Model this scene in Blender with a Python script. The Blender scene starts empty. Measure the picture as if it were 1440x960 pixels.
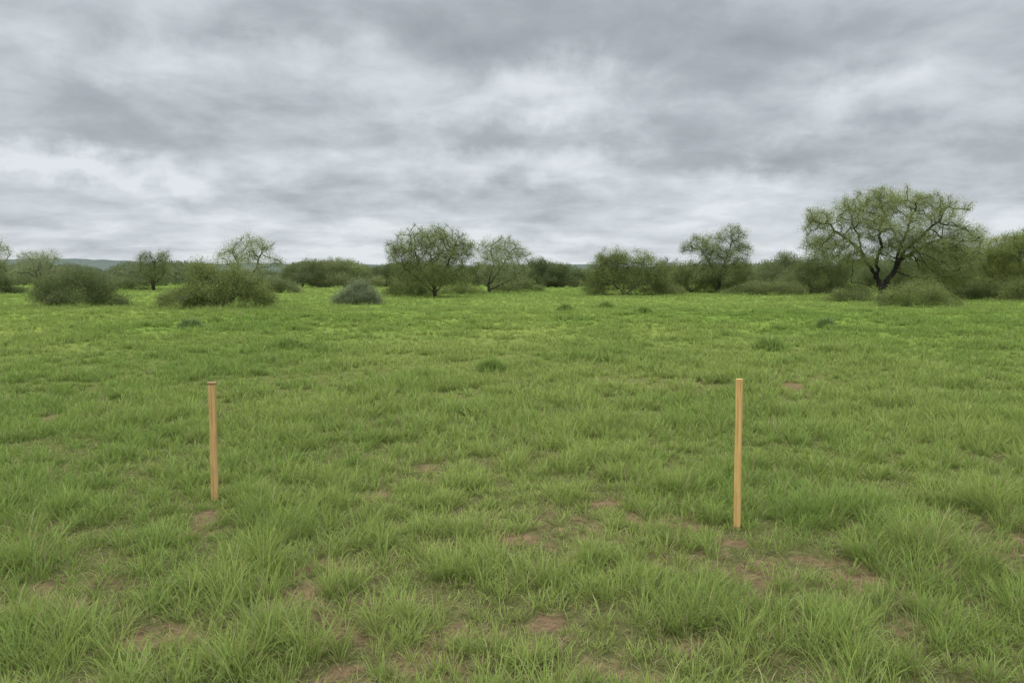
import bpy, bmesh, math
import numpy as np
from mathutils import Vector
R=math.radians
rng=np.random.default_rng(11)
scene=bpy.context.scene
C=scene.collection
F=1040.0; H=1.6; PT=-math.atan(95/1040)
cp,sp=math.cos(PT),math.sin(PT)

# ---------------------------------------------------------------- geometry of the view (only to find real places)
def ray(px,py):
    u=(px-720)/F; v=(480-py)/F
    return np.array([u, cp-v*sp, sp+v*cp])
def ground_at(px,py):
    d=ray(px,py); t=-H/d[2]
    return np.array([d[0]*t,d[1]*t,0.0])
def at_depth(px,py,Y):
    d=ray(px,py); t=Y/d[1]
    return np.array([d[0]*t,Y,H+d[2]*t])

# ---------------------------------------------------------------- noise
def _h(i,j,s):
    n=(i*374761393+j*668265263+s*974711)&0xffffffff
    n=((n^(n>>13))*1274126177)&0xffffffff
    return ((n^(n>>16))&0xffff)/65535.0
def vn(x,y,s=0):
    x=np.asarray(x,float); y=np.asarray(y,float)
    xi=np.floor(x).astype(np.int64); yi=np.floor(y).astype(np.int64)
    fx=x-xi; fy=y-yi
    fx=fx*fx*(3-2*fx); fy=fy*fy*(3-2*fy)
    a=_h(xi,yi,s); b=_h(xi+1,yi,s); c=_h(xi,yi+1,s); d=_h(xi+1,yi+1,s)
    return (a*(1-fx)+b*fx)*(1-fy)+(c*(1-fx)+d*fx)*fy
def fbm(x,y,s=0,o=4):
    t=0;a=.5;n=0
    for k in range(o):
        t=t+a*vn(x*2**k+17.3*k,y*2**k-9.1*k,s+k); n+=a; a*=.5
    return t/n
def sstep(a,b,x):
    t=np.clip((x-a)/(b-a),0,1); return t*t*(3-2*t)

def gh(x,y):
    d=np.sqrt(x*x+y*y)
    fade=0.28+0.72*np.exp(-d/13)
    far=sstep(120,400,d)
    amp=.16+.16*sstep(6.5,13,d)
    return ((fbm(x/4.5,y/4.5,3)-.5)*amp+(fbm(x/.9,y/.9,5,3)-.5)*.06*np.exp(-d/9))*fade*(1-far)

SPOTS=[(512,842,66,28),(440,812,54,24),(318,908,58,26),(735,748,62,11),(855,708,40,10),(872,664,32,8),
 (838,930,80,26),(480,942,54,28),(672,893,58,30),(60,742,64,19),(290,735,38,12),(850,762,36,11),(1425,755,40,13),
 (1050,812,50,24),(70,586,42,6),(608,655,30,8),(1345,580,38,6),(778,641,30,7),(940,722,42,13),(1185,805,44,15),
 (1150,940,68,30),(35,648,26,7),(962,545,28,3),(1115,547,28,3),(200,880,50,26),(690,735,30,8),(95,850,48,20),
 (515,700,26,8),(1035,764,34,11),(1300,905,38,20),(760,880,40,20),(560,775,36,11),(120,940,50,26),(1000,900,38,20)]
SP=[]
for px,py,rx,ry in SPOTS:
    g=ground_at(px,py); D=g[1]
    SP.append((g[0],D,max(rx/F*D,.05),max(ry/F*D*D/H,.06)))
def bare(x,y):
    wx=x+(fbm(x*3.5,y*3.5,21,4)-.5)*.65; wy=y+(fbm(x*3.5,y*3.5,31,4)-.5)*.75
    b=np.zeros_like(x)
    for gx,gy,sx,sy in SP:
        b=np.maximum(b,np.exp(-.5*(((wx-gx)/(sx*.6))**2+((wy-gy)/(sy*.6))**2)))
    d=np.sqrt(x*x+y*y)
    n=fbm(x*1.7,y*1.7,41,4)
    b=np.maximum(b,sstep(.58,.72,n)*.45*np.exp(-np.maximum(d-4,0)/4))
    b=b*np.clip(.6+2.5*(fbm(x*9,y*9,45,3)-.36),.25,1.2)
    return np.clip(b,0,1)

# ---------------------------------------------------------------- material helpers
def newmat(name):
    m=bpy.data.materials.new(name); m.use_nodes=True
    nt=m.node_tree; nt.nodes.clear()
    return m,nt
def N(nt,t,**k):
    n=nt.nodes.new(t)
    for a,b in k.items(): setattr(n,a,b)
    return n
def leafmat(name,trans=.3):
    m,nt=newmat(name)
    o=N(nt,'ShaderNodeOutputMaterial'); a=N(nt,'ShaderNodeAttribute',attribute_name='Col')
    p=N(nt,'ShaderNodeBsdfDiffuse')
    t=N(nt,'ShaderNodeBsdfTranslucent'); mx=N(nt,'ShaderNodeMixShader'); mx.inputs[0].default_value=trans
    nt.links.new(a.outputs['Color'],p.inputs['Color']); nt.links.new(a.outputs['Color'],t.inputs['Color'])
    nt.links.new(p.outputs[0],mx.inputs[1]); nt.links.new(t.outputs[0],mx.inputs[2]); nt.links.new(mx.outputs[0],o.inputs[0])
    return m
def noisemat(name,c1,c2,scale=(1,1,1),nscale=8,rough=.85,bump=.3,detail=6):
    m,nt=newmat(name)
    o=N(nt,'ShaderNodeOutputMaterial'); p=N(nt,'ShaderNodeBsdfPrincipled')
    p.inputs['Roughness'].default_value=rough; p.inputs['Specular IOR Level'].default_value=.2
    tc=N(nt,'ShaderNodeTexCoord'); mp=N(nt,'ShaderNodeMapping'); mp.inputs['Scale'].default_value=scale
    n=N(nt,'ShaderNodeTexNoise'); n.inputs['Scale'].default_value=nscale; n.inputs['Detail'].default_value=detail
    r=N(nt,'ShaderNodeValToRGB'); r.color_ramp.elements[0].position=.3; r.color_ramp.elements[1].position=.7
    r.color_ramp.elements[0].color=(*c1,1); r.color_ramp.elements[1].color=(*c2,1)
    b=N(nt,'ShaderNodeBump'); b.inputs['Strength'].default_value=bump; b.inputs['Distance'].default_value=.02
    L=nt.links.new
    L(tc.outputs['Object'],mp.inputs[0]); L(mp.outputs[0],n.inputs['Vector']); L(n.outputs[0],r.inputs[0])
    L(r.outputs[0],p.inputs['Base Color']); L(n.outputs[0],b.inputs['Height']); L(b.outputs[0],p.inputs['Normal']); L(p.outputs[0],o.inputs[0])
    return m
M_grass=leafmat('grass_blade',.4)
M_leaf=leafmat('leaf',.4)
M_bark=noisemat('dark_bark',(.024,.021,.017),(.065,.056,.046),(6,6,1.5),4,.9,.5)
M_black=noisemat('blackened_bark',(.010,.009,.008),(.032,.028,.024),(6,6,1.5),4,.9,.6)
M_twig=noisemat('grey_twig',(.06,.055,.04),(.12,.11,.085),(3,3,1),5,.9,.2)

# ---------------------------------------------------------------- mesh helpers
def mesh_np(name,co,faces,k,mat,parent=None,col=None,smooth=False):
    me=bpy.data.meshes.new(name)
    nf=len(faces)
    me.vertices.add(len(co)); me.vertices.foreach_set('co',np.ascontiguousarray(co,dtype=np.float32).ravel())
    me.loops.add(nf*k); me.loops.foreach_set('vertex_index',np.ascontiguousarray(faces,dtype=np.int32).ravel())
    me.polygons.add(nf)
    me.polygons.foreach_set('loop_start',np.arange(0,nf*k,k,dtype=np.int32))
    me.polygons.foreach_set('loop_total',np.full(nf,k,dtype=np.int32))
    me.polygons.foreach_set('use_smooth',np.full(nf,smooth,dtype=bool))
    me.update(calc_edges=True)
    if col is not None:
        at=me.attributes.new('Col','FLOAT_COLOR','POINT')
        c=np.ones((len(co),4),np.float32); c[:,:3]=col
        at.data.foreach_set('color',c.ravel())
    me.materials.append(mat)
    o=bpy.data.objects.new(name,me); C.objects.link(o)
    if parent: o.parent=parent
    return o
def tag(o,label=None,cat=None,group=None,kind=None):
    if label: o['label']=label
    if cat: o['category']=cat
    if group: o['group']=group
    if kind: o['kind']=kind
    return o
def empty(name,loc,label,cat,group=None):
    o=bpy.data.objects.new(name,None); C.objects.link(o); o.location=loc; o.empty_display_size=.3
    return tag(o,label,cat,group)

# ---------------------------------------------------------------- blades
def blades(root,ang,tilt,curv,L,w,cr,ct,K,rg):
    n=len(L)
    dx=np.cos(ang); dy=np.sin(ang)
    tw=ang+np.pi/2+rg.normal(0,.5,n)
    sx=np.cos(tw); sy=np.sin(tw)
    prof={1:[1.0],2:[.9,.8],3:[.8,1.0,.7],4:[.75,1,.85,.5]}[K]
    P=root.copy(); V=[]; Cc=[]
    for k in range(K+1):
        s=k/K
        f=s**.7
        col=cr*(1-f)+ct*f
        if k<K:
            wd=(w*prof[k]*.5)[:,None]
            off=np.stack([sx,sy,np.zeros(n)],1)*wd
            V+= [P-off,P+off]; Cc+=[col,col]
        else:
            V.append(P); Cc.append(col)
        tl=tilt+curv*((k+.5)/K)**1.5
        st=np.sin(tl)*L/K
        P=P+np.stack([dx*st,dy*st,np.cos(tl)*L/K],1)
    nv=2*K+1
    co=np.stack(V,1).reshape(-1,3); cc=np.stack(Cc,1).reshape(-1,3)
    tri=[]
    for k in range(K-1):
        a=2*k; tri+=[[a,a+1,a+3],[a,a+3,a+2]]
    a=2*(K-1); tri.append([a,a+1,a+2])
    tri=np.array(tri)
    fc=(np.arange(n)*nv)[:,None,None]+tri[None]
    return co,fc.reshape(-1,3),cc

GREEN=np.array([.185,.282,.053]); YEL=np.array([.30,.368,.088]); PALE=np.array([.42,.47,.23]); STRAW=np.array([.48,.39,.22])
ROOT=np.array([.17,.185,.062])
STK=[ground_at(302.5,701),ground_at(1036.5,741)]
BASES=[]   # feet of the bushes and trees, where the grass is left long

def field_tint(x,y):
    d=np.sqrt(x*x+y*y)
    a=fbm(x/2.2,y/2.2,51,4); b=fbm(x/8,y/14,61,3)
    far=sstep(18,45,d)
    return np.clip(.16+1.4*(a-.42)*(1-.75*far)+1.6*(b-.45)*(1-.65*far)+.14*sstep(8,40,d),0,1)

# individual tufts of the meadow
_rt=np.random.default_rng(909)
_n1,_n2=720,1100
_ty=np.concatenate([1.7+8.5*_rt.random(_n1)**.8, 7+31*_rt.random(_n2)**1.1])
_tx=(_rt.random(_n1+_n2)*2-1)*(.74*_ty+.9)
_ts=np.concatenate([_rt.uniform(.09,.21,_n1),_rt.uniform(.16,.55,_n2)]); _ta=_rt.uniform(.3,1.0,_n1+_n2)
def tuft(x,y):
    out=np.zeros(len(x))
    for i in range(0,len(x),10000):
        dx=x[i:i+10000,None]-_tx[None]; dy=y[i:i+10000,None]-_ty[None]
        out[i:i+10000]=(np.exp(-(dx*dx+dy*dy)/(_ts*_ts)[None])*_ta[None]).max(1)
    return out

def grass():
    rg=np.random.default_rng(5)
    allv=[];allf=[];allc=[];off=0
    PB=np.array(BASES)
    def push(t):
        nonlocal off
        allv.append(t[0]);allf.append(t[1]+off);allc.append(t[2]);off+=len(t[0])
    for (d0,d1,rho0,pw,nb,K,low) in [(1.7,5.5,6000,0,32,3,False),(1.7,7.5,2600,0,9,2,True),(5.5,11,4700,1.4,24,3,False),(11,30,1800,1.5,16,2,False),(30,85,470,1.7,10,1,False)]:
        ds=np.linspace(d0,d1,400)
        dens=rho0*(ds/d0)**(-pw) if pw else np.full_like(ds,rho0)
        wid=2*(.74*ds+.9)
        cum=np.cumsum(dens*wid); tot=cum[-1]*(ds[1]-ds[0])
        nc=int(tot/nb)
        yy=np.interp(rg.random(nc)*cum[-1],cum,ds)
        xx=(rg.random(nc)*2-1)*(.74*yy+.9)
        b=bare(xx,yy)
        dn=fbm(xx*3.1,yy*3.1,71,3)
        tf=tuft(xx,yy)*sstep(42,30,yy)
        if low: pk=np.clip(1.0-1.08*b,.05,1)
        else: pk=np.clip(1.0-1.08*b,.055,1)*np.clip(.25+1.05*tf+.6*(dn-.4),.12,1)
        keep=rg.random(nc)<pk
        xx=xx[keep];yy=yy[keep];b=b[keep];dn=dn[keep];tf=tf[keep]; nc=len(xx)
        hn=fbm(xx/.45,yy/.45,81,3); hb=fbm(xx/3.2,yy/3.2,91,3); hm=fbm(xx/1.6,yy/2.4,95,3)
        hc=.080*(.62+.22*sstep(.40,.72,hn)+1.2*tf+.45*sstep(.45,.7,hm))*(.8+.4*hb)*(1-.5*b)*rg.lognormal(0,.18,nc)
        hc=hc*(1+.35*sstep(6,20,yy))
        for px,py,am,sr in [(1330,790,1.2,.38),(1410,730,1.0,.38),(735,815,.5,.17),(965,850,.6,.18),(1120,880,.5,.18),(1190,715,.7,.26),(860,870,.4,.16),(640,800,.4,.17),(1270,900,.6,.2)]:
            g_=ground_at(px,py); hc=hc*(1+am*np.exp(-((xx-g_[0])**2+(yy-g_[1])**2)/(sr*sr)))
        if low: hc=.043*rg.lognormal(0,.25,nc)*(1-.4*b)
        for sx_,sy_,_ in STK:
            q=np.exp(-((xx-sx_)**2/.10+(yy-sy_+.32)**2/.22)); hc=hc*(1-.5*q)
        foot=np.zeros(nc)
        if d1>29:
            for bx,by,br in PB:
                foot=np.maximum(foot,np.exp(-((xx-bx)/(br*1.25))**2-((yy-by+.4)/(br*.9+.8))**2))
        hc=np.clip(hc,.025,.27)*(1+2.0*foot*rg.random(nc))
        Rr=rg.uniform(.02,.055,nc)*(1+yy*.04)*(1.5 if low else 1)
        qf=1-.92*sstep(12,40,yy)
        tint=np.clip(field_tint(xx,yy)+rg.normal(0,.12,nc)*qf+.5*(hn-.5)*qf-.45*(hm-.5)*(.3+.7*qf)+.12*(tf-.3)*(1-3.0*sstep(7,14,yy)),0,1)
        m=rg.poisson(nb,nc)+1
        idx=np.repeat(np.arange(nc),m); n=len(idx)
        ph=rg.random(n)*2*np.pi; rr=np.sqrt(rg.random(n))
        x=xx[idx]+np.cos(ph)*rr*Rr[idx]; y=yy[idx]+np.sin(ph)*rr*Rr[idx]
        root=np.stack([x,y,gh(x,y)-.008],1)
        ang=ph+rg.normal(0,.8,n)
        tilt=.08+.6*rr*rg.random(n)+np.abs(rg.normal(0,.16,n))
        if low: tilt=tilt+rg.uniform(0,.6,n)
        curv=rg.uniform(.1,1.5,n)
        L=hc[idx]*rg.uniform(.5,1.25,n)*1.2
        w=np.maximum(rg.uniform(.0026,.0049,n),.0009*y*rg.uniform(.7,1.3,n))
        t=np.clip(tint[idx]+rg.normal(0,.15,n)*qf[idx],0,1)[:,None]
        ct=GREEN*(1-t)+YEL*t
        pl=np.where(yy[idx]>30,.14,rg.random(n)**2.6*.45*(.3+.7*qf[idx]))[:,None]; ct=ct*(1-pl)+PALE*pl
        stw=(rg.random(n)<(.022+.25*b[idx]+(.04 if low else 0))*qf[idx]); ct[stw]=STRAW*rg.uniform(.55,1.0,(stw.sum(),1))
        ct*=1+(rg.uniform(.78,1.18,(n,1))-1)*qf[idx][:,None]
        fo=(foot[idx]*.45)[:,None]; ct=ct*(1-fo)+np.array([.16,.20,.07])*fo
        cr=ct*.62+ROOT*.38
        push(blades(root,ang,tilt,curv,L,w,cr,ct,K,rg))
    n=56000
    y=2+8*rg.random(n)**1.3; x=(rg.random(n)*2-1)*(.74*y+1)
    k=rg.random(n)<.15+.85*bare(x,y); x=x[k];y=y[k];n=len(x)
    root=np.stack([x,y,gh(x,y)+.006],1)
    ct=STRAW*rg.uniform(.3,.85,(n,1))
    push(blades(root,rg.random(n)*6.283,rg.uniform(1.2,1.55,n),rg.uniform(-.05,.15,n),rg.uniform(.03,.10,n),rg.uniform(.0016,.0036,n)*(1+y*.06),ct,ct,2,rg))
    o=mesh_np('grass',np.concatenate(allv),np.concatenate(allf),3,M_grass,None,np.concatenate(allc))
    tag(o,'fresh green grass covering the whole open field','grass',None,'stuff')
    print('GRASS tris',len(o.data.polygons))

# ---------------------------------------------------------------- ground
def ground():
    pos=np.concatenate([np.arange(0,6,.045),np.geomspace(6,4000,100)])
    xs=np.concatenate([-pos[:0:-1],pos])
    ys=np.concatenate([-np.geomspace(4000,1.2,40),np.arange(-1,1.6,.2),np.arange(1.6,9,.045),np.geomspace(9,4000,150)])
    X,Y=np.meshgrid(xs,ys)
    x=X.ravel();y=Y.ravel(); z=gh(x,y)
    nx,ny=len(xs),len(ys)
    i=np.arange(nx*ny).reshape(ny,nx)
    f=np.stack([i[:-1,:-1],i[:-1,1:],i[1:,1:],i[1:,:-1]],-1).reshape(-1,4)
    b=bare(x,y); d=np.sqrt(x*x+y*y)
    soil=np.array([.20,.133,.077]); thatch=np.array([.118,.115,.045])
    t=field_tint(x,y)[:,None]
    farc=(GREEN*(1-t)+YEL*t)*.72
    q=sstep(5,26,d)[:,None]
    base=thatch*(1-q)+farc*q
    bb=sstep(.2,.62,b)[:,None]*(1-.5*q)
    col=base*(1-bb)+soil*bb
    m,nt=newmat('meadow_soil')
    o=N(nt,'ShaderNodeOutputMaterial'); p=N(nt,'ShaderNodeBsdfDiffuse')
    a=N(nt,'ShaderNodeAttribute',attribute_name='Col'); tc=N(nt,'ShaderNodeTexCoord')
    n1=N(nt,'ShaderNodeTexNoise'); n1.inputs['Scale'].default_value=22; n1.inputs['Detail'].default_value=9; n1.inputs['Roughness'].default_value=.75
    mr=N(nt,'ShaderNodeMapRange'); mr.inputs[1].default_value=.3; mr.inputs[2].default_value=.7; mr.inputs[3].default_value=.45; mr.inputs[4].default_value=1.45
    mu=N(nt,'ShaderNodeVectorMath',operation='SCALE')
    bp=N(nt,'ShaderNodeBump'); bp.inputs['Strength'].default_value=.8; bp.inputs['Distance'].default_value=.03
    L=nt.links.new
    L(tc.outputs['Object'],n1.inputs['Vector']); L(n1.outputs[0],mr.inputs[0]); L(a.outputs['Color'],mu.inputs[0]); L(mr.outputs[0],mu.inputs['Scale'])
    L(mu.outputs[0],p.inputs['Color']); L(n1.outputs[0],bp.inputs['Height']); L(bp.outputs[0],p.inputs['Normal']); L(p.outputs[0],o.inputs[0])
    g=mesh_np('ground',np.stack([x,y,z],1),f,4,m,None,col,True)
    tag(g,'level meadow ground with brown bare soil patches','ground',None,'structure')

# ---------------------------------------------------------------- plants
def resample(pl,ds):
    pl=np.array(pl,float); out=[pl[0]]
    for a,b in zip(pl[:-1],pl[1:]):
        n=max(1,int(round(np.linalg.norm(b-a)/ds)))
        for k in range(1,n+1): out.append(a+(b-a)*k/n)
    return out
def grow(stems,att,ds,rg,maxit=90,maxn=3500,gn=.13):
    pos=[];par=[];own=[]
    for k,(pl,attach) in enumerate(stems):
        pts=resample(pl,ds)
        prev=-1
        if attach and pos:
            A=np.array(pos); prev=int(np.argmin(((A-pts[0])**2).sum(1))); pts=pts[1:]
        for j,p in enumerate(pts):
            p=p+rg.normal(0,ds*gn,3)*(0 if prev<0 else 1)
            pos.append(p);par.append(prev);own.append(k);prev=len(pos)-1
    pos=[np.array(p) for p in pos]; n0=len(pos)
    A=att.copy()
    P=np.array(pos)
    D=np.sqrt(((A[:,None]-P[None])**2).sum(2)); ni=D.argmin(1); nd=D.min(1)
    dk=1.5*ds
    for it in range(maxit):
        live=nd>dk
        A=A[live];ni=ni[live];nd=nd[live]
        if len(A)==0 or len(pos)>maxn: break
        u=np.unique(ni); s0=len(pos); newp=[]
        for i in u:
            v=(A[ni==i]-pos[i]); v=(v/np.linalg.norm(v,axis=1,keepdims=True)).sum(0)
            v=v/(np.linalg.norm(v)+1e-6)+rg.normal(0,.30,3)+np.array([0,0,.10])
            v/=np.linalg.norm(v)+1e-6
            q=pos[i]+v*ds*rg.uniform(.8,1.15); q[2]=max(q[2],.04)
            newp.append(q);par.append(int(i));own.append(own[i])
        pos+=newp
        Q=np.array(newp); D=np.sqrt(((A[:,None]-Q[None])**2).sum(2)); j=D.argmin(1); m=D.min(1)
        b=m<nd; ni=np.where(b,s0+j,ni); nd=np.where(b,m,nd)
    n1=len(pos); deg=np.bincount(np.array(par[1:])[np.array(par[1:])>=0],minlength=n1)
    for i in range(n0,n1):
        kk=3 if deg[i]==0 else (1 if rg.random()<.75 else 0)
        d=pos[i]-pos[par[i]]; d=d/(np.linalg.norm(d)+1e-6)
        for q in range(kk):
            v=d*.8+rg.normal(0,.5,3)+np.array([0,0,.18]); v/=np.linalg.norm(v)+1e-6
            e=pos[i]+v*ds*rg.uniform(.7,1.5); e[2]=max(e[2],.04)
            pos.append(e); par.append(i); own.append(own[i])
    return np.array(pos),np.array(par),np.array(own),n0
def tubes(pos,par,rad,ids,sides):
    ids=np.array([i for i in ids if par[i]>=0])
    if len(ids)==0: return None
    a=pos[par[ids]];b=pos[ids];d=b-a; ln=np.linalg.norm(d,axis=1,keepdims=True)+1e-6; d=d/ln
    b=b+d*rad[ids][:,None]*.3
    up=np.where(np.abs(d[:,2:3])>.9,np.array([[1.,0,0]]),np.array([[0,0,1.]]))
    e=np.cross(d,up); e/=np.linalg.norm(e,axis=1,keepdims=True)+1e-9; f=np.cross(d,e)
    r0=np.minimum(rad[par[ids]],rad[ids]*1.35); r1=rad[ids]
    n=len(ids); th=np.arange(sides)*2*np.pi/sides
    ring=lambda c,r: c[:,None]+r[:,None,None]*(np.cos(th)[None,:,None]*e[:,None]+np.sin(th)[None,:,None]*f[:,None])
    co=np.concatenate([ring(a,r0),ring(b,r1)],1).reshape(-1,3)
    k=np.arange(sides);k2=(k+1)%sides
    q=np.stack([k,k2,k2+sides,k+sides],1)
    fc=(np.arange(n)*2*sides)[:,None,None]+q[None]
    return co,fc.reshape(-1,4)
def ball(n,rg,p=.45):
    v=rg.normal(0,1,(n,3)); v/=np.linalg.norm(v,axis=1,keepdims=True)
    return v*(rg.random(n)**p)[:,None]
def leafmesh(c,L,w,col,rg,droop=.25):
    n=len(c)
    a=rg.normal(0,1,(n,3)); a[:,2]-=droop; a/=np.linalg.norm(a,axis=1,keepdims=True)
    b=np.cross(a,rg.normal(0,1,(n,3))); b/=np.linalg.norm(b,axis=1,keepdims=True)+1e-9
    L=(L*rg.uniform(.6,1.4,n))[:,None]; w=(w*rg.uniform(.6,1.3,n))[:,None]
    co=np.stack([c-a*L*.5,c+b*w*.5+a*L*.05,c+a*L*.5,c-b*w*.5+a*L*.05],1).reshape(-1,3)
    co[:,2]=np.maximum(co[:,2],.01)
    return co,np.arange(4*n).reshape(-1,4),np.repeat(col,4,0)

STY={ # leaf length, width, per twig node, spread radius, tip radius, attractors per m3, twig factor, step, extra leaves per m2 of lobe outline
 'feather':dict(L=.062,w=.024,n=30,sp=.32,tip=.0085,den=8.0,lr=3.0,ds=.22,fill=1250),
 'twiggy': dict(L=.058,w=.023,n=22,sp=.28,tip=.0095,den=11.0,lr=2.6,ds=.21,fill=950),
 'dense':  dict(L=.070,w=.033,n=25,sp=.30,tip=.008,den=9.0,lr=4.0,ds=.25,fill=2600),
 'sparse': dict(L=.058,w=.022,n=18,sp=.28,tip=.009,den=8.5,lr=2.6,ds=.22,fill=520),
}
seedc=[100]
def plant(name,label,cat,base,lobes,style,col,col2,stems=None,trunk_r=.14,tree=True,group=None,natt=None,bark=None,nmul=1.0,fmul=1.0,gn=.13):
    seedc[0]+=1; rg=np.random.default_rng(seedc[0])
    S=STY[style]
    g=ground_at(*base); Y=g[1]; px=Y/F
    root=empty(name,(g[0],g[1],float(gh(g[0],g[1]))-.02),label,cat,group)
    lobes=list(lobes)
    if not tree:
        x0=min(l[0]-l[2] for l in lobes); x1=max(l[0]+l[2] for l in lobes); y0=min(l[1]-l[3] for l in lobes)
        ww=x1-x0; hh=base[1]-y0
        BASES.append((g[0]+((x0+x1)/2-base[0])*px,g[1],ww*.5*px))
        for q in range(7):
            lobes.append((rg.uniform(x0-.12*ww,x1+.12*ww),base[1]-hh*rg.uniform(.04,.24),ww*rg.uniform(.08,.17),hh*rg.uniform(.10,.26)))
    else: BASES.append((g[0],g[1],1.2))
    def loc(x,y,dy=0.):
        q=at_depth(x,y,Y)-g; q[1]+=dy; return q
    vol=0;LB=[]
    for (cx,cy,rx,ry) in lobes:
        c=loc(cx,cy,rg.normal(0,.25)*rx*px); r=np.array([rx*px,rx*px*.85,ry*px])
        LB.append((c,r)); vol+=4.19*r.prod()
    sc=max(1.,Y/50.)
    ds=S['ds']*sc**.7
    n=natt or int(np.clip(vol*S['den']/sc**1.5,110,480))
    pr=np.array([r.prod()**.7 for c,r in LB]); pr/=pr.sum()
    k=rg.choice(len(LB),n,p=pr)
    sd=seedc[0]
    def ragged(v):   # uneven crown outline
        az=np.arctan2(v[:,0],v[:,1])
        return .70+.55*vn(az*2.4+40,v[:,2]*3.2+40,sd)
    v=rg.normal(0,1,(n,3)); v/=np.linalg.norm(v,axis=1,keepdims=True)
    v*=(rg.random(n)**.36*ragged(v))[:,None]
    att=np.array([LB[i][0]+LB[i][1]*v[j] for j,i in enumerate(k)])
    att=att[att[:,2]>.12]
    if stems is None:
        if tree: stems=[([(base[0],base[1]),(base[0]+rg.uniform(-3,3),base[1]-(base[1]-min(l[1] for l in lobes))*.35)],False,0,0)]
        else:
            stems=[([(base[0],base[1]),(base[0]+rg.uniform(-1,1),base[1]-3)],False,0,0)]
            for q in range(4):
                stems.append(([(base[0],base[1]-1),(base[0]+rg.uniform(-14,14),base[1]-8)],True,0,rg.uniform(-.5,.5)))
    ST=[]
    for pl,attach,d0,d1 in stems:
        m=len(pl); pts=[]
        for i,(x,y) in enumerate(pl):
            p=loc(x,y,d0+(d1-d0)*i/max(1,m-1))
            if i==0 and not attach: p[2]=-.08
            pts.append(p)
        ST.append((pts,attach))
    pos,par,own,n0=grow(ST,att,ds,rg,gn=gn)
    cnt=np.zeros(len(pos)); has=np.zeros(len(pos),bool); has[par[par>=0]]=True
    cnt[~has]=1
    for i in range(len(pos)-1,-1,-1):
        if par[i]>=0: cnt[par[i]]+=cnt[i]
    al=math.log(max(trunk_r/S['tip'],1.5))/math.log(max(cnt.max(),3))
    rad=S['tip']*np.maximum(cnt,1)**al
    bk=bark or (M_bark if tree else M_twig)
    ids=np.arange(len(pos))
    if tree:
        t=tubes(pos,par,rad*1.3,ids[(own==0)&(ids<n0)],9)
        mesh_np('trunk',t[0],t[1],4,bk,root,None,True)
        t=tubes(pos,par,rad,ids[(own==0)&(ids>=n0)],5)
        if t: mesh_np('branches',t[0],t[1],4,bk,root,None,True)
        for k in range(1,len(ST)):
            t=tubes(pos,par,rad,ids[own==k],6)
            if t: mesh_np('limb',t[0],t[1],4,bk,root,None,True)
    else:
        t=tubes(pos,par,rad,ids,4)
        mesh_np('stems',t[0],t[1],4,bk,root,None,True)
    tw=pos[(rad<S['tip']*S['lr'])&(pos[:,2]>.1)&(ids>=n0)]
    m=rg.poisson(S['n']*nmul*sc**.3*rg.gamma(3,1/3,len(tw)))
    fc=[]
    for c,r in LB:
        nk=int(math.pi*r[0]*r[2]*S['fill']*fmul/sc**1.2/40)+1
        u=rg.normal(0,1,(nk,3)); u/=np.linalg.norm(u,axis=1,keepdims=True); u*=(rg.random(nk)**.42*ragged(u)*.92)[:,None]
        fc.append(c+r*u)
    fc=np.concatenate(fc); fc[:,2]=np.abs(fc[:,2]); fc=fc[fc[:,2]>.06]
    mt=len(tw); tw=np.concatenate([tw,fc]); m=np.concatenate([m,rg.poisson(40,len(fc))])
    ii=np.repeat(np.arange(len(tw)),m)
    isf=(ii>=mt)[:,None]
    c=tw[ii]+np.where(isf,ball(len(ii),rg,.55)*.36,ball(len(ii),rg,.8)*S['sp'])*sc**.6
    cl=(.55*vn(tw[:,0]*1.3+50,tw[:,2]*1.3+tw[:,1]*.9+50,sd)+.45*rg.random(len(tw)))[ii]
    f=np.clip(cl+rg.normal(0,.16,len(ii)),0,1)[:,None]
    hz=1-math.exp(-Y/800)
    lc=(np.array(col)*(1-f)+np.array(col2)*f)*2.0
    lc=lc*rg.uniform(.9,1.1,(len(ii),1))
    lc=lc*(1-hz)+np.array([.2,.22,.19])*hz  # aerial haze painted into the leaf colour, stronger with distance
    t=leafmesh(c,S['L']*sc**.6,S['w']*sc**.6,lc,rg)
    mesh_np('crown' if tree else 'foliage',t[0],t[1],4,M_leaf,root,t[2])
    return root

OL=(.072,.088,.027);OL2=(.138,.156,.053)
DK=(.053,.066,.024);DK2=(.096,.112,.043)
PG=(.118,.13,.064);PG2=(.195,.208,.108)
MS=(.097,.112,.040);MS2=(.18,.198,.078)
YG=(.093,.110,.032);YG2=(.165,.188,.056)
SG=(.085,.100,.054);SG2=(.145,.165,.092)

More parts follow.
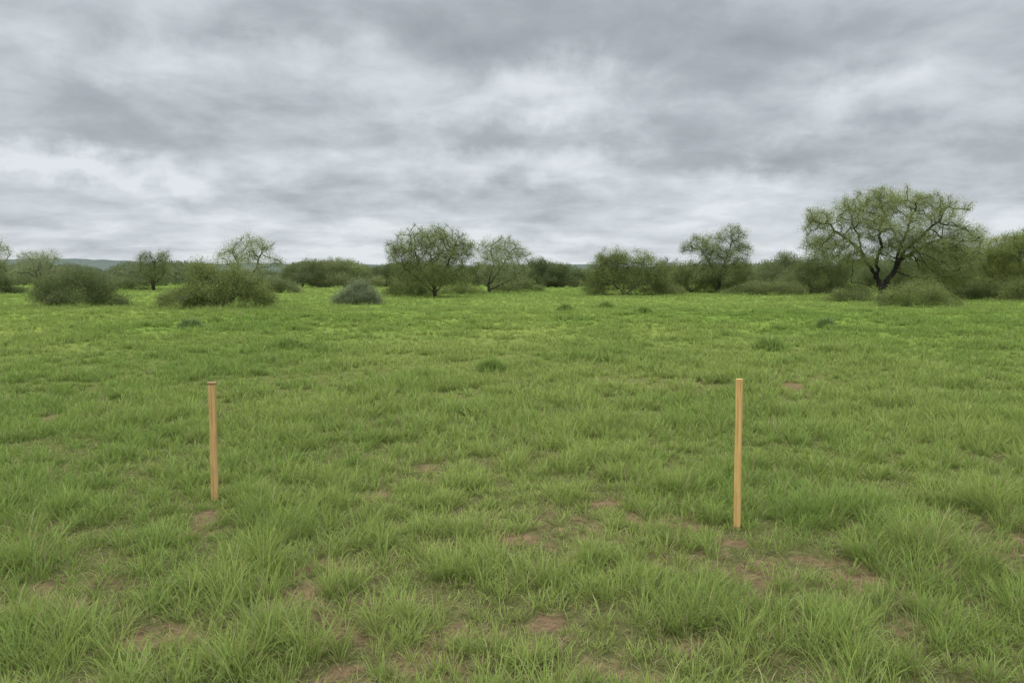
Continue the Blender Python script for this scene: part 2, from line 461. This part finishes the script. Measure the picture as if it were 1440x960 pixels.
def plants():
    T='tree';B='bush'
    plant('mesquite_tree','feathery tree cut off by the left edge of the field',T,(-4,412),[(-5,350,22,18),(8,372,16,16),(-15,375,20,20)],'feather',MS,PG2)
    plant('bush','low dark bush at the left edge, left of the wide dark bush',B,(3,413),[(4,398,20,13),(-15,395,18,14)],'dense',DK,DK2,tree=False,trunk_r=.05)
    plant('mesquite_tree','pale thin tree rising behind the wide dark bush at left',T,(54,404),[(36,362,18,11),(70,362,20,11),(52,378,32,12),(30,385,18,10),(60,392,34,10)],'feather',PG,PG2)
    plant('bush','wide dark olive bush in front of the pale thin tree at left',B,(106,431),[(78,403,28,18),(110,395,34,19),(138,407,24,16),(102,416,54,14),(60,416,16,12)],'dense',DK,DK2,tree=False,trunk_r=.06,fmul=1.0)
    plant('mesquite_tree','small dark rounded tree standing alone between the two left bushes',T,(216,408),[(204,364,15,12),(226,361,14,11),(213,378,24,12),(232,378,10,10),(215,392,22,11)],'feather',DK,OL2,nmul=1.5,fmul=1.4)
    plant('bush','low scrub bush at the left foot of the small rounded tree',B,(178,408),[(178,399,20,8),(160,398,16,8)],'dense',OL,PG,tree=False,trunk_r=.04)
    plant('mesquite_tree','feathery pale tree rising out of the large olive bush',T,(346,426),[(333,350,25,16),(368,350,25,16),(350,366,44,19),(387,370,13,13),(316,360,15,10),(350,340,24,9)],'sparse',PG,PG2,
          stems=[([(346,426),(346,400)],False,0,0),([(346,402),(334,375),(326,358)],True,0,.3),([(346,402),(362,376),(370,356)],True,0,-.3)],trunk_r=.075,nmul=1.8,fmul=2.1,bark=M_twig)
    plant('bush','large olive bush at the foot of the feathery pale tree',B,(308,434),[(285,383,30,22),(330,392,40,24),(300,410,52,21),(355,406,32,19),(266,413,26,16),(368,416,18,12)],'dense',OL,OL2,tree=False,trunk_r=.07,fmul=.8)
    plant('bush','small low bush at the left foot of the large olive bush',B,(238,427),[(238,421,16,8)],'dense',OL,OL2,tree=False,trunk_r=.03)
    plant('bush','low scrub bush at the right foot of the large olive bush',B,(400,412),[(398,402,20,9),(385,400,14,10)],'dense',OL,PG,tree=False,trunk_r=.03)
    plant('bush','soft green bush behind, just right of the feathery pale tree',B,(425,404),[(410,380,20,12),(440,374,20,11),(425,390,34,12)],'dense',OL,PG,tree=False,trunk_r=.08)
    plant('bush','spreading green bush behind the round grey green shrub',B,(484,404),[(478,374,26,11),(504,380,18,11),(466,388,22,12),(490,392,34,12)],'dense',DK,MS2,tree=False,trunk_r=.08)
    plant('sage_shrub','round grey green shrub standing alone in the open grass','shrub',(504,428),[(505,409,20,15),(491,416,13,11),(519,416,13,11),(505,418,24,9)],'dense',SG,SG2,tree=False,trunk_r=.04,nmul=1.2,fmul=2.0)
    plant('bush','dark bush behind, just left of the fan shaped tree',B,(540,403),[(532,386,20,12),(552,382,18,12),(540,394,28,9)],'dense',DK,OL,tree=False,trunk_r=.06)
    plant('mesquite_tree','dense twiggy fan shaped tree left of centre',T,(612,418),[(605,350,52,30),(570,356,26,26),(646,352,24,28),(605,332,44,15),(610,378,50,20),(556,348,14,14),(658,348,13,16),(580,388,34,17),(642,390,30,16),(612,396,34,14)],'twiggy',MS,OL2,
          stems=[([(612,418),(610,402)],False,0,0),([(612,410),(590,375),(580,350)],True,0,.6),([(611,408),(630,372),(640,345)],True,0,-.5),([(611,402),(606,360)],True,0,.1),([(612,412),(624,395),(650,372)],True,0,.8),([(612,412),(592,394),(570,375)],True,0,-.7)],trunk_r=.105,natt=840,nmul=1.4,fmul=1.5)
    plant('bush','low dark bush at the left foot of the fan shaped tree',B,(588,416),[(588,405,18,11),(570,403,16,11),(556,400,12,11)],'dense',DK,OL2,tree=False,trunk_r=.04)
    plant('bush','small green bush at the right foot of the fan shaped tree',B,(645,414),[(645,406,18,8),(664,407,12,7)],'dense',OL,YG2,tree=False,trunk_r=.03)
    plant('mesquite_tree','pale sparse tree leaning right of the fan shaped tree',T,(688,412),[(688,350,20,17),(710,346,24,15),(732,358,16,13),(703,368,34,18),(730,380,20,15),(685,384,16,16),(712,392,26,14)],'sparse',MS,PG2,
          stems=[([(688,412),(687,395)],False,0,0),([(687,398),(694,370),(690,350)],True,0,.3),([(688,400),(706,375),(720,352)],True,0,-.4),([(688,408),(718,394),(745,372)],True,0,.2)],trunk_r=.095,nmul=1.8,fmul=2.8,natt=340)
    plant('bush','low brush at the foot of the pale sparse leaning tree',B,(716,410),[(716,402,20,8),(738,401,14,9),(700,404,12,7)],'dense',DK,OL2,tree=False,trunk_r=.04)
    plant('bush','dark bush behind, between the fan shaped and pale sparse trees',B,(668,403),[(660,386,18,13),(675,382,15,13)],'dense',DK,OL,tree=False,trunk_r=.06)
    plant('bush','dark bush behind, right of the pale sparse leaning tree',B,(768,404),[(757,374,20,13),(784,382,20,13),(767,392,34,12),(746,390,16,12)],'dense',DK,OL,tree=False,trunk_r=.08)
    plant('bush','small far bush in the gap right of centre',B,(812,402),[(808,388,16,9),(826,388,14,9)],'dense',DK,OL,tree=False,trunk_r=.05)
    plant('bush','broad olive bush with upright twigs right of centre',B,(880,415),[(865,368,26,18),(902,370,26,18),(845,384,24,18),(924,382,20,16),(880,393,50,19),(868,362,16,11),(848,368,14,11)],'dense',OL,OL2,tree=False,trunk_r=.08,fmul=.75)
    plant('bush','dark bush in the gap between the broad olive bush and the layered clump tree',B,(938,408),[(938,380,18,15),(930,394,22,12)],'dense',DK,OL,tree=False,trunk_r=.06)
    plant('mesquite_tree','medium tree of layered leaf clumps right of the broad olive bush',T,(1010,412),[(1024,330,23,14),(990,342,25,14),(1042,348,19,13),(1010,358,42,18),(967,348,13,10),(1005,380,40,16),(1040,372,18,14)],'feather',DK,MS2,
          stems=[([(1010,412),(1011,385)],False,0,0),([(1011,390),(996,365),(988,348)],True,0,.5),([(1011,388),(1022,360),(1028,338)],True,0,-.4)],trunk_r=.11,nmul=1.4,fmul=1.3)
    plant('bush','dark bush crowding the left side of the layered clump tree',B,(972,411),[(966,383,24,19),(990,395,26,15),(953,397,18,13)],'dense',DK,OL2,tree=False,trunk_r=.06)
    plant('bush','dark bush crowding the right side of the layered clump tree',B,(1045,411),[(1044,386,24,18),(1034,398,24,12)],'dense',DK,OL2,tree=False,trunk_r=.06)
    plant('bush','hazy green bush in the gap left of the largest tree',B,(1098,410),[(1080,382,22,16),(1106,368,22,15),(1094,392,42,17)],'dense',OL,PG,tree=False,trunk_r=.08)
    plant('sage_shrub','low dark green shrub in front of the hazy bush','shrub',(1078,415),[(1078,404,30,11),(1052,406,20,10),(1104,405,22,11)],'dense',DK,OL2,tree=False,trunk_r=.04,fmul=.7)
    plant('bush','low ragged bush between the hazy bush and the largest tree',B,(1130,414),[(1128,400,26,13),(1145,396,18,14)],'dense',DK,OL2,tree=False,trunk_r=.04,fmul=.7)
    plant('bush','dense olive bush under the left side of the largest tree',B,(1164,414),[(1148,370,26,20),(1184,374,28,20),(1165,398,42,16),(1134,388,24,18)],'dense',OL,MS,tree=False,trunk_r=.08,fmul=.8)
    plant('bush','dense olive bush under the right side of the largest tree',B,(1345,417),[(1322,366,38,26),(1362,368,32,26),(1345,394,50,20)],'dense',DK,OL2,tree=False,trunk_r=.08,fmul=1.0)
    plant('bush','dim bush in the shade directly behind the largest trunk',B,(1250,410),[(1228,385,28,16),(1278,378,30,18),(1250,396,44,12)],'dense',DK,OL,tree=False,trunk_r=.08,fmul=.6)
    plant('mesquite_tree','largest spreading tree with dark forked trunk at right',T,(1240,422),
          [(1160,312,34,21),(1210,296,48,26),(1262,284,52,22),(1316,300,46,25),(1345,335,38,27),(1240,318,62,23),(1290,340,52,26),(1178,345,44,25),(1145,300,16,12),(1376,328,18,14),(1228,274,24,10),(1300,278,26,10),(1320,365,50,25),(1150,340,26,18),(1262,350,42,18),(1340,388,40,20),(1205,362,32,16),(1300,392,36,16),(1360,365,26,24)],'feather',MS,MS2,
          stems=[([(1240,424),(1241,410),(1236,396)],False,0,0),
                 ([(1237,400),(1229,380),(1216,358),(1202,340),(1186,328),(1170,312)],True,0,.6),
                 ([(1237,398),(1231,370),(1236,345),(1232,322),(1238,300)],True,0,-.5),
                 ([(1240,406),(1252,386),(1256,368),(1270,348),(1288,330),(1312,308)],True,0,-.9),
                 ([(1241,410),(1224,403),(1206,396),(1190,396)],True,0,-.6),
                 ([(1253,386),(1266,364),(1292,352),(1318,340),(1342,332)],True,-.3,1.0),
                 ([(1229,380),(1219,360),(1216,332),(1207,302)],True,.2,1.0),
                 ([(1252,386),(1260,352),(1268,322),(1276,292)],True,-.2,-.9)],trunk_r=.2,natt=1150,nmul=1.35,fmul=1.1,bark=M_black,gn=.17)
    plant('bush','fine yellowish bush at the foot of the largest tree',B,(1284,431),[(1284,411,36,15),(1258,416,20,12),(1316,415,22,12)],'dense',OL,OL2,tree=False,trunk_r=.05,fmul=.7)
    plant('bush','low scrubby bush left of the largest trunk',B,(1205,424),[(1200,415,24,9),(1178,414,16,8)],'dense',DK,OL2,tree=False,trunk_r=.04,fmul=.7)
    plant('mesquite_tree','dense yellow green tree at the right edge',T,(1428,420),[(1403,350,28,19),(1432,342,30,21),(1458,346,34,24),(1420,374,40,22),(1390,368,20,20),(1450,385,34,22),(1405,392,36,18)],'feather',YG,YG2,nmul=1.8,trunk_r=.13,fmul=2.4)
    plant('bush','low dark bush in front of the yellow green edge tree',B,(1388,421),[(1388,405,24,14),(1412,407,22,13),(1366,409,14,10)],'dense',DK,OL2,tree=False,trunk_r=.05,fmul=.8)
    plant('bush','bush at the right edge below the yellow green tree',B,(1440,424),[(1438,404,20,16),(1462,404,20,18)],'dense',OL,OL2,tree=False,trunk_r=.05)

def tussock(px,py,w,h,label,col):
    seedc[0]+=1; rg=np.random.default_rng(seedc[0])
    g=ground_at(px,py); s=g[1]/F
    n=620
    ph=rg.random(n)*6.283; rr=np.minimum(np.abs(rg.normal(0,.48,n)),1.0); rad=w*s*.5*.85
    root=np.stack([np.cos(ph)*rr*rad*(1+.3*np.sin(3*ph)),np.sin(ph)*rr*rad*1.1,np.zeros(n)-.01],1)
    L=h*s*rg.uniform(.6,1.3,n)*np.exp(-.6*rr)
    c=np.array(col)*rg.uniform(.75,1.3,(n,1))
    t=blades(root,ph+rg.normal(0,.7,n),.15+.5*rr*rg.random(n),rg.uniform(.3,1.3,n),L,np.full(n,.0014*g[1]),c,c,2,rg)
    o=mesh_np('grass_tussock',t[0],t[1],3,M_grass,None,t[2])
    o.location=(g[0],g[1],float(gh(g[0],g[1])))
    tag(o,label,'tussock')
def tussocks():
    a=(.20,.27,.095);b=(.24,.32,.088)
    tussock(267,461,42,18,'dark leafy tussock in the open grass at left, above the left stake',a)
    tussock(1161,461,28,17,'small dark tussock in the far grass, above and right of the right stake',a)
    tussock(795,437,38,12,'dark flat tussock far out in the field, right of centre',b)
    tussock(852,433,42,11,'flat tussock in the far grass below the broad olive bush',b)
    tussock(905,440,46,12,'broad far tussock right of the one below the broad olive bush',b)
    tussock(1082,492,76,25,'broad green tussock in the middle grass above the right stake',b)
    tussock(404,490,68,20,'broad low tussock in the middle grass below the round shrub',b)
    tussock(690,522,60,23,'low green tussock near the centre of the field',b)

# ---------------------------------------------------------------- far wood and ridge
def far_wood():
    rg=np.random.default_rng(77)
    n=1700
    y=rg.uniform(95,230,n); x=(rg.random(n)*2-1)*.95*y
    u=x/y
    hn=fbm(u*26+9,u*0+3.3,13,4)      # one rolling skyline for the whole wood
    top=(1.9+2.3*sstep(.3,.72,hn)+.9*sstep(.15,.4,u))*rg.uniform(.75,1.04,n)*(y/140)**.8
    k=320
    r=np.clip(top*.6,.9,2.6)
    ii=np.repeat(np.arange(n),k)
    v=ball(n*k,rg,.36)
    c=np.stack([x[ii]+v[:,0]*r[ii]*1.3,y[ii]+v[:,1]*r[ii]*1.3,np.maximum(.1,top[ii]*.5+v[:,2]*top[ii]*.5)],1)
    f=rg.random(n)[ii][:,None]
    lc=np.array([.064,.080,.032])*(1-f)+np.array([.12,.14,.062])*f
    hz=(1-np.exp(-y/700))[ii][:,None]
    lc=lc*1.6*(1-hz)+np.array([.18,.205,.18])*hz  # distance haze mixed into the woodland's leaf colour
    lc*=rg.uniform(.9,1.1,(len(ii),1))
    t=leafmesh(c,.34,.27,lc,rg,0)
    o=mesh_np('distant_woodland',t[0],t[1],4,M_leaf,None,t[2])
    tag(o,'dim band of far woodland along the horizon behind the trees','woodland',None,'stuff')
def hills():
    n=500
    a=np.linspace(-1.0,1.0,n)
    rows=[];m=14
    for j in range(m):
        s=j/(m-1)
        y=np.full(n,900+s*900); x=np.tan(a)*y
        top=(10+22*fbm(a*5+3,a*0+1,17,5)+9*sstep(-.2,-.5,a)+2.6*fbm(a*90,a*0,19,3))
        rows.append(np.stack([x,y,-1+top*np.sin(s*np.pi*.5)],1))
    co=np.concatenate(rows); i=np.arange(n*m).reshape(m,n)
    f=np.stack([i[:-1,:-1],i[:-1,1:],i[1:,1:],i[1:,:-1]],-1).reshape(-1,4)
    mt=noisemat('distant_scrub_hill',(.07,.09,.075),(.10,.122,.10),(1,1,3),.02,.95,0)  # scrub colour greyed, with the aerial haze baked in
    o=mesh_np('hills',co,f,4,mt,None,None,True)
    tag(o,'low blue grey wooded ridge on the horizon','hill',None,'structure')

# ---------------------------------------------------------------- stakes
def wood_mat(name,c1,c2,c3):
    m,nt=newmat(name)
    o=N(nt,'ShaderNodeOutputMaterial'); p=N(nt,'ShaderNodeBsdfPrincipled'); p.inputs['Roughness'].default_value=.7; p.inputs['Specular IOR Level'].default_value=.2
    tc=N(nt,'ShaderNodeTexCoord'); mp=N(nt,'ShaderNodeMapping'); mp.inputs['Scale'].default_value=(70,70,2.2)
    n=N(nt,'ShaderNodeTexNoise'); n.inputs['Scale'].default_value=1.6; n.inputs['Detail'].default_value=8; n.inputs['Distortion'].default_value=.5
    r=N(nt,'ShaderNodeValToRGB'); e=r.color_ramp.elements; e[0].position=.28;e[1].position=.7
    e[0].color=(*c1,1);e[1].color=(*c3,1); q=e.new(.45); q.color=(*c2,1)
    n2=N(nt,'ShaderNodeTexNoise'); n2.inputs['Scale'].default_value=7
    mr=N(nt,'ShaderNodeMapRange'); mr.inputs[3].default_value=.75; mr.inputs[4].default_value=1.2
    mu=N(nt,'ShaderNodeVectorMath',operation='SCALE')
    b=N(nt,'ShaderNodeBump'); b.inputs['Strength'].default_value=.35; b.inputs['Distance'].default_value=.003
    L=nt.links.new
    L(tc.outputs['Object'],mp.inputs[0]);L(mp.outputs[0],n.inputs['Vector']);L(n.outputs[0],r.inputs[0]);L(tc.outputs['Object'],n2.inputs['Vector'])
    L(n2.outputs[0],mr.inputs[0]);L(r.outputs[0],mu.inputs[0]);L(mr.outputs[0],mu.inputs['Scale']);L(mu.outputs[0],p.inputs['Base Color'])
    L(n.outputs[0],b.inputs['Height']);L(b.outputs[0],p.inputs['Normal']);L(p.outputs[0],o.inputs[0])
    return m
def prism(name,rings,mat,parent,seed):
    rg=np.random.default_rng(seed); bm=bmesh.new(); prev=None
    for z,hx,hy in rings:
        c=.16; vs=[]
        for sx,sy in ((1,-1),(1,1),(-1,1),(-1,-1)):
            pts=[(sx*hx*(1-c) ,sy*hy),(sx*hx,sy*hy*(1-c))]
            if sx*sy>0: pts=pts[::-1]
            for a,b in pts: vs.append(bm.verts.new((a+rg.normal(0,.0006),b+rg.normal(0,.0006),z)))
        if prev:
            for i in range(8): bm.faces.new((prev[i],prev[(i+1)%8],vs[(i+1)%8],vs[i]))
        else: bm.faces.new(vs[::-1])
        prev=vs
    bm.faces.new(prev)
    bmesh.ops.recalc_face_normals(bm,faces=bm.faces)
    me=bpy.data.meshes.new(name); bm.to_mesh(me); bm.free(); me.materials.append(mat)
    o=bpy.data.objects.new(name,me); C.objects.link(o); o.parent=parent
    return o
def stakes():
    wl=wood_mat('weathered_pine',(.34,.20,.075),(.47,.30,.115),(.56,.39,.18))
    wr=wood_mat('fresh_pine',(.38,.215,.07),(.53,.335,.115),(.62,.43,.18))
    wd=wood_mat('bruised_end_grain',(.15,.09,.045),(.26,.165,.08),(.35,.24,.12))
    wt=wood_mat('damp_stake_foot',(.18,.11,.055),(.32,.21,.10),(.42,.29,.15))
    g=STK[0]
    top=at_depth(300,537,g[1])
    r=empty('wooden_stake',(g[0],g[1],0),'left wooden stake with a darker splayed top, driven into the grass','stake')
    hh=top[2]; hw=.0235
    prism('shaft',[(z,hw*(1+.02*math.sin(z*9)),hw*.9) for z in np.linspace(-.02,hh-.015,12)],wl,r,1)
    prism('hammered_head',[(hh-.015,hw*1.0,hw*.92),(hh-.010,hw*1.16,hw*1.08),(hh-.003,hw*1.2,hw*1.12),(hh,hw*1.05,hw)],wd,r,2)
    prism('tip',[(-.22,.003,.003),(-.02,hw*.99,hw*.9)],wt,r,3)
    r.rotation_euler=(R(.2),R(.6),R(12))
    g=STK[1]; top=at_depth(1038.5,533,g[1]); hh=top[2]; hw=.0205
    r=empty('wooden_stake',(g[0],g[1],0),'right wooden stake, taller and square topped, driven beside a tall grass tuft','stake')
    prism('shaft',[(z,hw*(1+.015*math.sin(z*7)),hw) for z in np.linspace(.012,hh,14)],wr,r,4)
    prism('tip',[(-.25,.003,.003),(-.05,hw*.97,hw*.97),(.012,hw,hw)],wt,r,5)
    r.rotation_euler=(R(-.2),R(-.7),R(-24))

# ---------------------------------------------------------------- light and sky
def world():
    w=bpy.data.worlds.new('World'); scene.world=w; w.use_nodes=True
    nt=w.node_tree; nt.nodes.clear(); L=nt.links.new
    def val(x,sock):
        if isinstance(x,(int,float)): sock.default_value=x
        else: L(x,sock)
    def mth(op,a,b=None,c=None,clamp=False):
        n=N(nt,'ShaderNodeMath',operation=op); n.use_clamp=clamp
        val(a,n.inputs[0])
        if b is not None: val(b,n.inputs[1])
        if c is not None: val(c,n.inputs[2])
        return n.outputs[0]
    def vec(op,a,b):
        n=N(nt,'ShaderNodeVectorMath',operation=op)
        for k,x in enumerate((a,b)):
            if isinstance(x,tuple): n.inputs[k].default_value=x
            else: L(x,n.inputs[k])
        return n.outputs['Value'] if op=='DOT_PRODUCT' else n.outputs['Vector']
    tc=N(nt,'ShaderNodeTexCoord'); D=tc.outputs['Generated']
    sx=N(nt,'ShaderNodeSeparateXYZ'); L(D,sx.inputs[0])
    z=mth('MAXIMUM',sx.outputs[2],0.0)
    def proj(k):
        zi=mth('ADD',z,k)
        cb=N(nt,'ShaderNodeCombineXYZ'); L(mth('DIVIDE',sx.outputs[0],zi),cb.inputs[0]);L(mth('DIVIDE',sx.outputs[1],zi),cb.inputs[1])
        return cb.outputs[0]
    p1=proj(.22); p2=proj(.06)
    def noise(v,scale,detail,rough,dist=0,off=(0,0,0),color=False):
        mp=N(nt,'ShaderNodeMapping'); mp.inputs['Location'].default_value=off; L(v,mp.inputs[0])
        n=N(nt,'ShaderNodeTexNoise'); n.inputs['Scale'].default_value=scale; n.inputs['Detail'].default_value=detail; n.inputs['Roughness'].default_value=rough; n.inputs['Distortion'].default_value=dist
        L(mp.outputs[0],n.inputs['Vector'])
        return n.outputs['Color' if color else 0]
    n1=noise(p1,1.4,4,.5,.2,(3.1,1.7,0))
    n2=noise(p1,3.8,7,.58,.25,(7.3,2.2,0))
    n3=noise(p2,.6,4,.5,.1,(2.3,5.2,0))
    wn=noise(D,7,6,.6,0,(1,2,3),True)
    ws=N(nt,'ShaderNodeVectorMath',operation='MULTIPLY_ADD'); L(wn,ws.inputs[0]); ws.inputs[1].default_value=(.24,.1,.15); ws.inputs[2].default_value=(-.12,-.05,-.075)
    Dw=vec('ADD',D,ws.outputs[0])
    BL=[(400,92,75,32,.26),(205,75,50,26,.24),(790,112,56,26,.36),(700,112,65,20,.24),(250,150,90,20,.2),(570,165,45,20,.22),(650,232,130,20,.24),(785,228,70,20,.22),
        (60,238,130,22,.30),(230,248,100,16,.18),(1320,195,75,20,.28),(1215,150,55,18,.22),(1040,260,90,16,.16),
        (120,130,130,30,-.26),(300,30,170,26,-.22),(640,180,130,16,-.26),(690,40,150,30,-.2),(940,70,150,42,-.24),(1120,95,150,40,-.24),(1160,215,150,22,-.38),(430,240,90,14,-.22),(940,175,100,18,-.24),
        (80,190,130,14,-.22),(1390,270,80,16,-.18),(260,278,160,10,-.14),(560,275,160,10,-.14)]
    acc=None
    for px,py,rx,ry,wt in BL:
        d=ray(px,py); ln=np.linalg.norm(d); d=d/ln
        a=rx/F/ln; b=ry/F/ln
        q=vec('MULTIPLY',vec('SUBTRACT',Dw,tuple(d)),(1/a,1/(3*a),1/b))
        e=mth('MULTIPLY',mth('POWER',2.71828,mth('MULTIPLY',vec('DOT_PRODUCT',q,q),-.5)),wt)
        acc=e if acc is None else mth('ADD',acc,e)
    c=mth('MULTIPLY_ADD',n1,.95,-.475); c=mth('ADD',c,mth('MULTIPLY_ADD',n2,1.0,-.5))
    c=mth('ADD',c,mth('MULTIPLY',acc,.95))
    st=mth('MULTIPLY',mth('MULTIPLY_ADD',n3,.7,-.35),mth('POWER',2.71828,mth('MULTIPLY',z,-8.0)))
    c=mth('ADD',c,st)
    hor=mth('MULTIPLY',mth('POWER',2.71828,mth('MULTIPLY',z,-12.0)),.40)
    c=mth('ADD',mth('ADD',c,hor),.58)
    rp=N(nt,'ShaderNodeValToRGB'); e=rp.color_ramp.elements
    e[0].position=0.0;e[0].color=(.305,.335,.364,1); e[1].position=1.0;e[1].color=(.768,.814,.85,1)
    q=e.new(.4); q.color=(.428,.467,.503,1); q=e.new(.7); q.color=(.585,.632,.675,1)
    L(c,rp.inputs[0])
    zf=N(nt,'ShaderNodeMapRange',interpolation_type='SMOOTHSTEP'); L(z,zf.inputs[0]); zf.inputs[1].default_value=.33; zf.inputs[2].default_value=.95; zf.inputs[3].default_value=1.0; zf.inputs[4].default_value=4.8
    b1=N(nt,'ShaderNodeBackground'); L(rp.outputs[0],b1.inputs[0]); L(zf.outputs[0],b1.inputs[1])
    sk=N(nt,'ShaderNodeTexSky',sky_type='NISHITA'); sk.sun_disc=False; sk.sun_elevation=R(52); sk.sun_rotation=R(215)
    b2=N(nt,'ShaderNodeBackground'); L(sk.outputs[0],b2.inputs[0]); b2.inputs[1].default_value=.08
    mx=N(nt,'ShaderNodeMixShader'); mx.inputs[0].default_value=.95
    o=N(nt,'ShaderNodeOutputWorld'); L(b2.outputs[0],mx.inputs[1]);L(b1.outputs[0],mx.inputs[2]);L(mx.outputs[0],o.inputs[0])
    s=bpy.data.lights.new('sun','SUN'); s.energy=1.5; s.angle=R(25); s.color=(1,.95,.86)
    so=bpy.data.objects.new('sun',s); C.objects.link(so)
    el,az=R(52),R(215)
    d=Vector((math.sin(az)*math.cos(el),math.cos(az)*math.cos(el),math.sin(el)))
    so.rotation_euler=d.to_track_quat('Z','Y').to_euler()

ground(); hills(); far_wood(); plants(); tussocks(); stakes(); grass(); world()
cam=bpy.data.cameras.new('camera'); co=bpy.data.objects.new('camera',cam); C.objects.link(co)
cam.lens=26; cam.sensor_width=36; cam.clip_start=.05; cam.clip_end=12000
co.location=(0,0,H); co.rotation_euler=(R(90)+PT,0,0)
scene.camera=co
scene.view_settings.view_transform='Standard'; scene.view_settings.look='None'; scene.view_settings.exposure=0
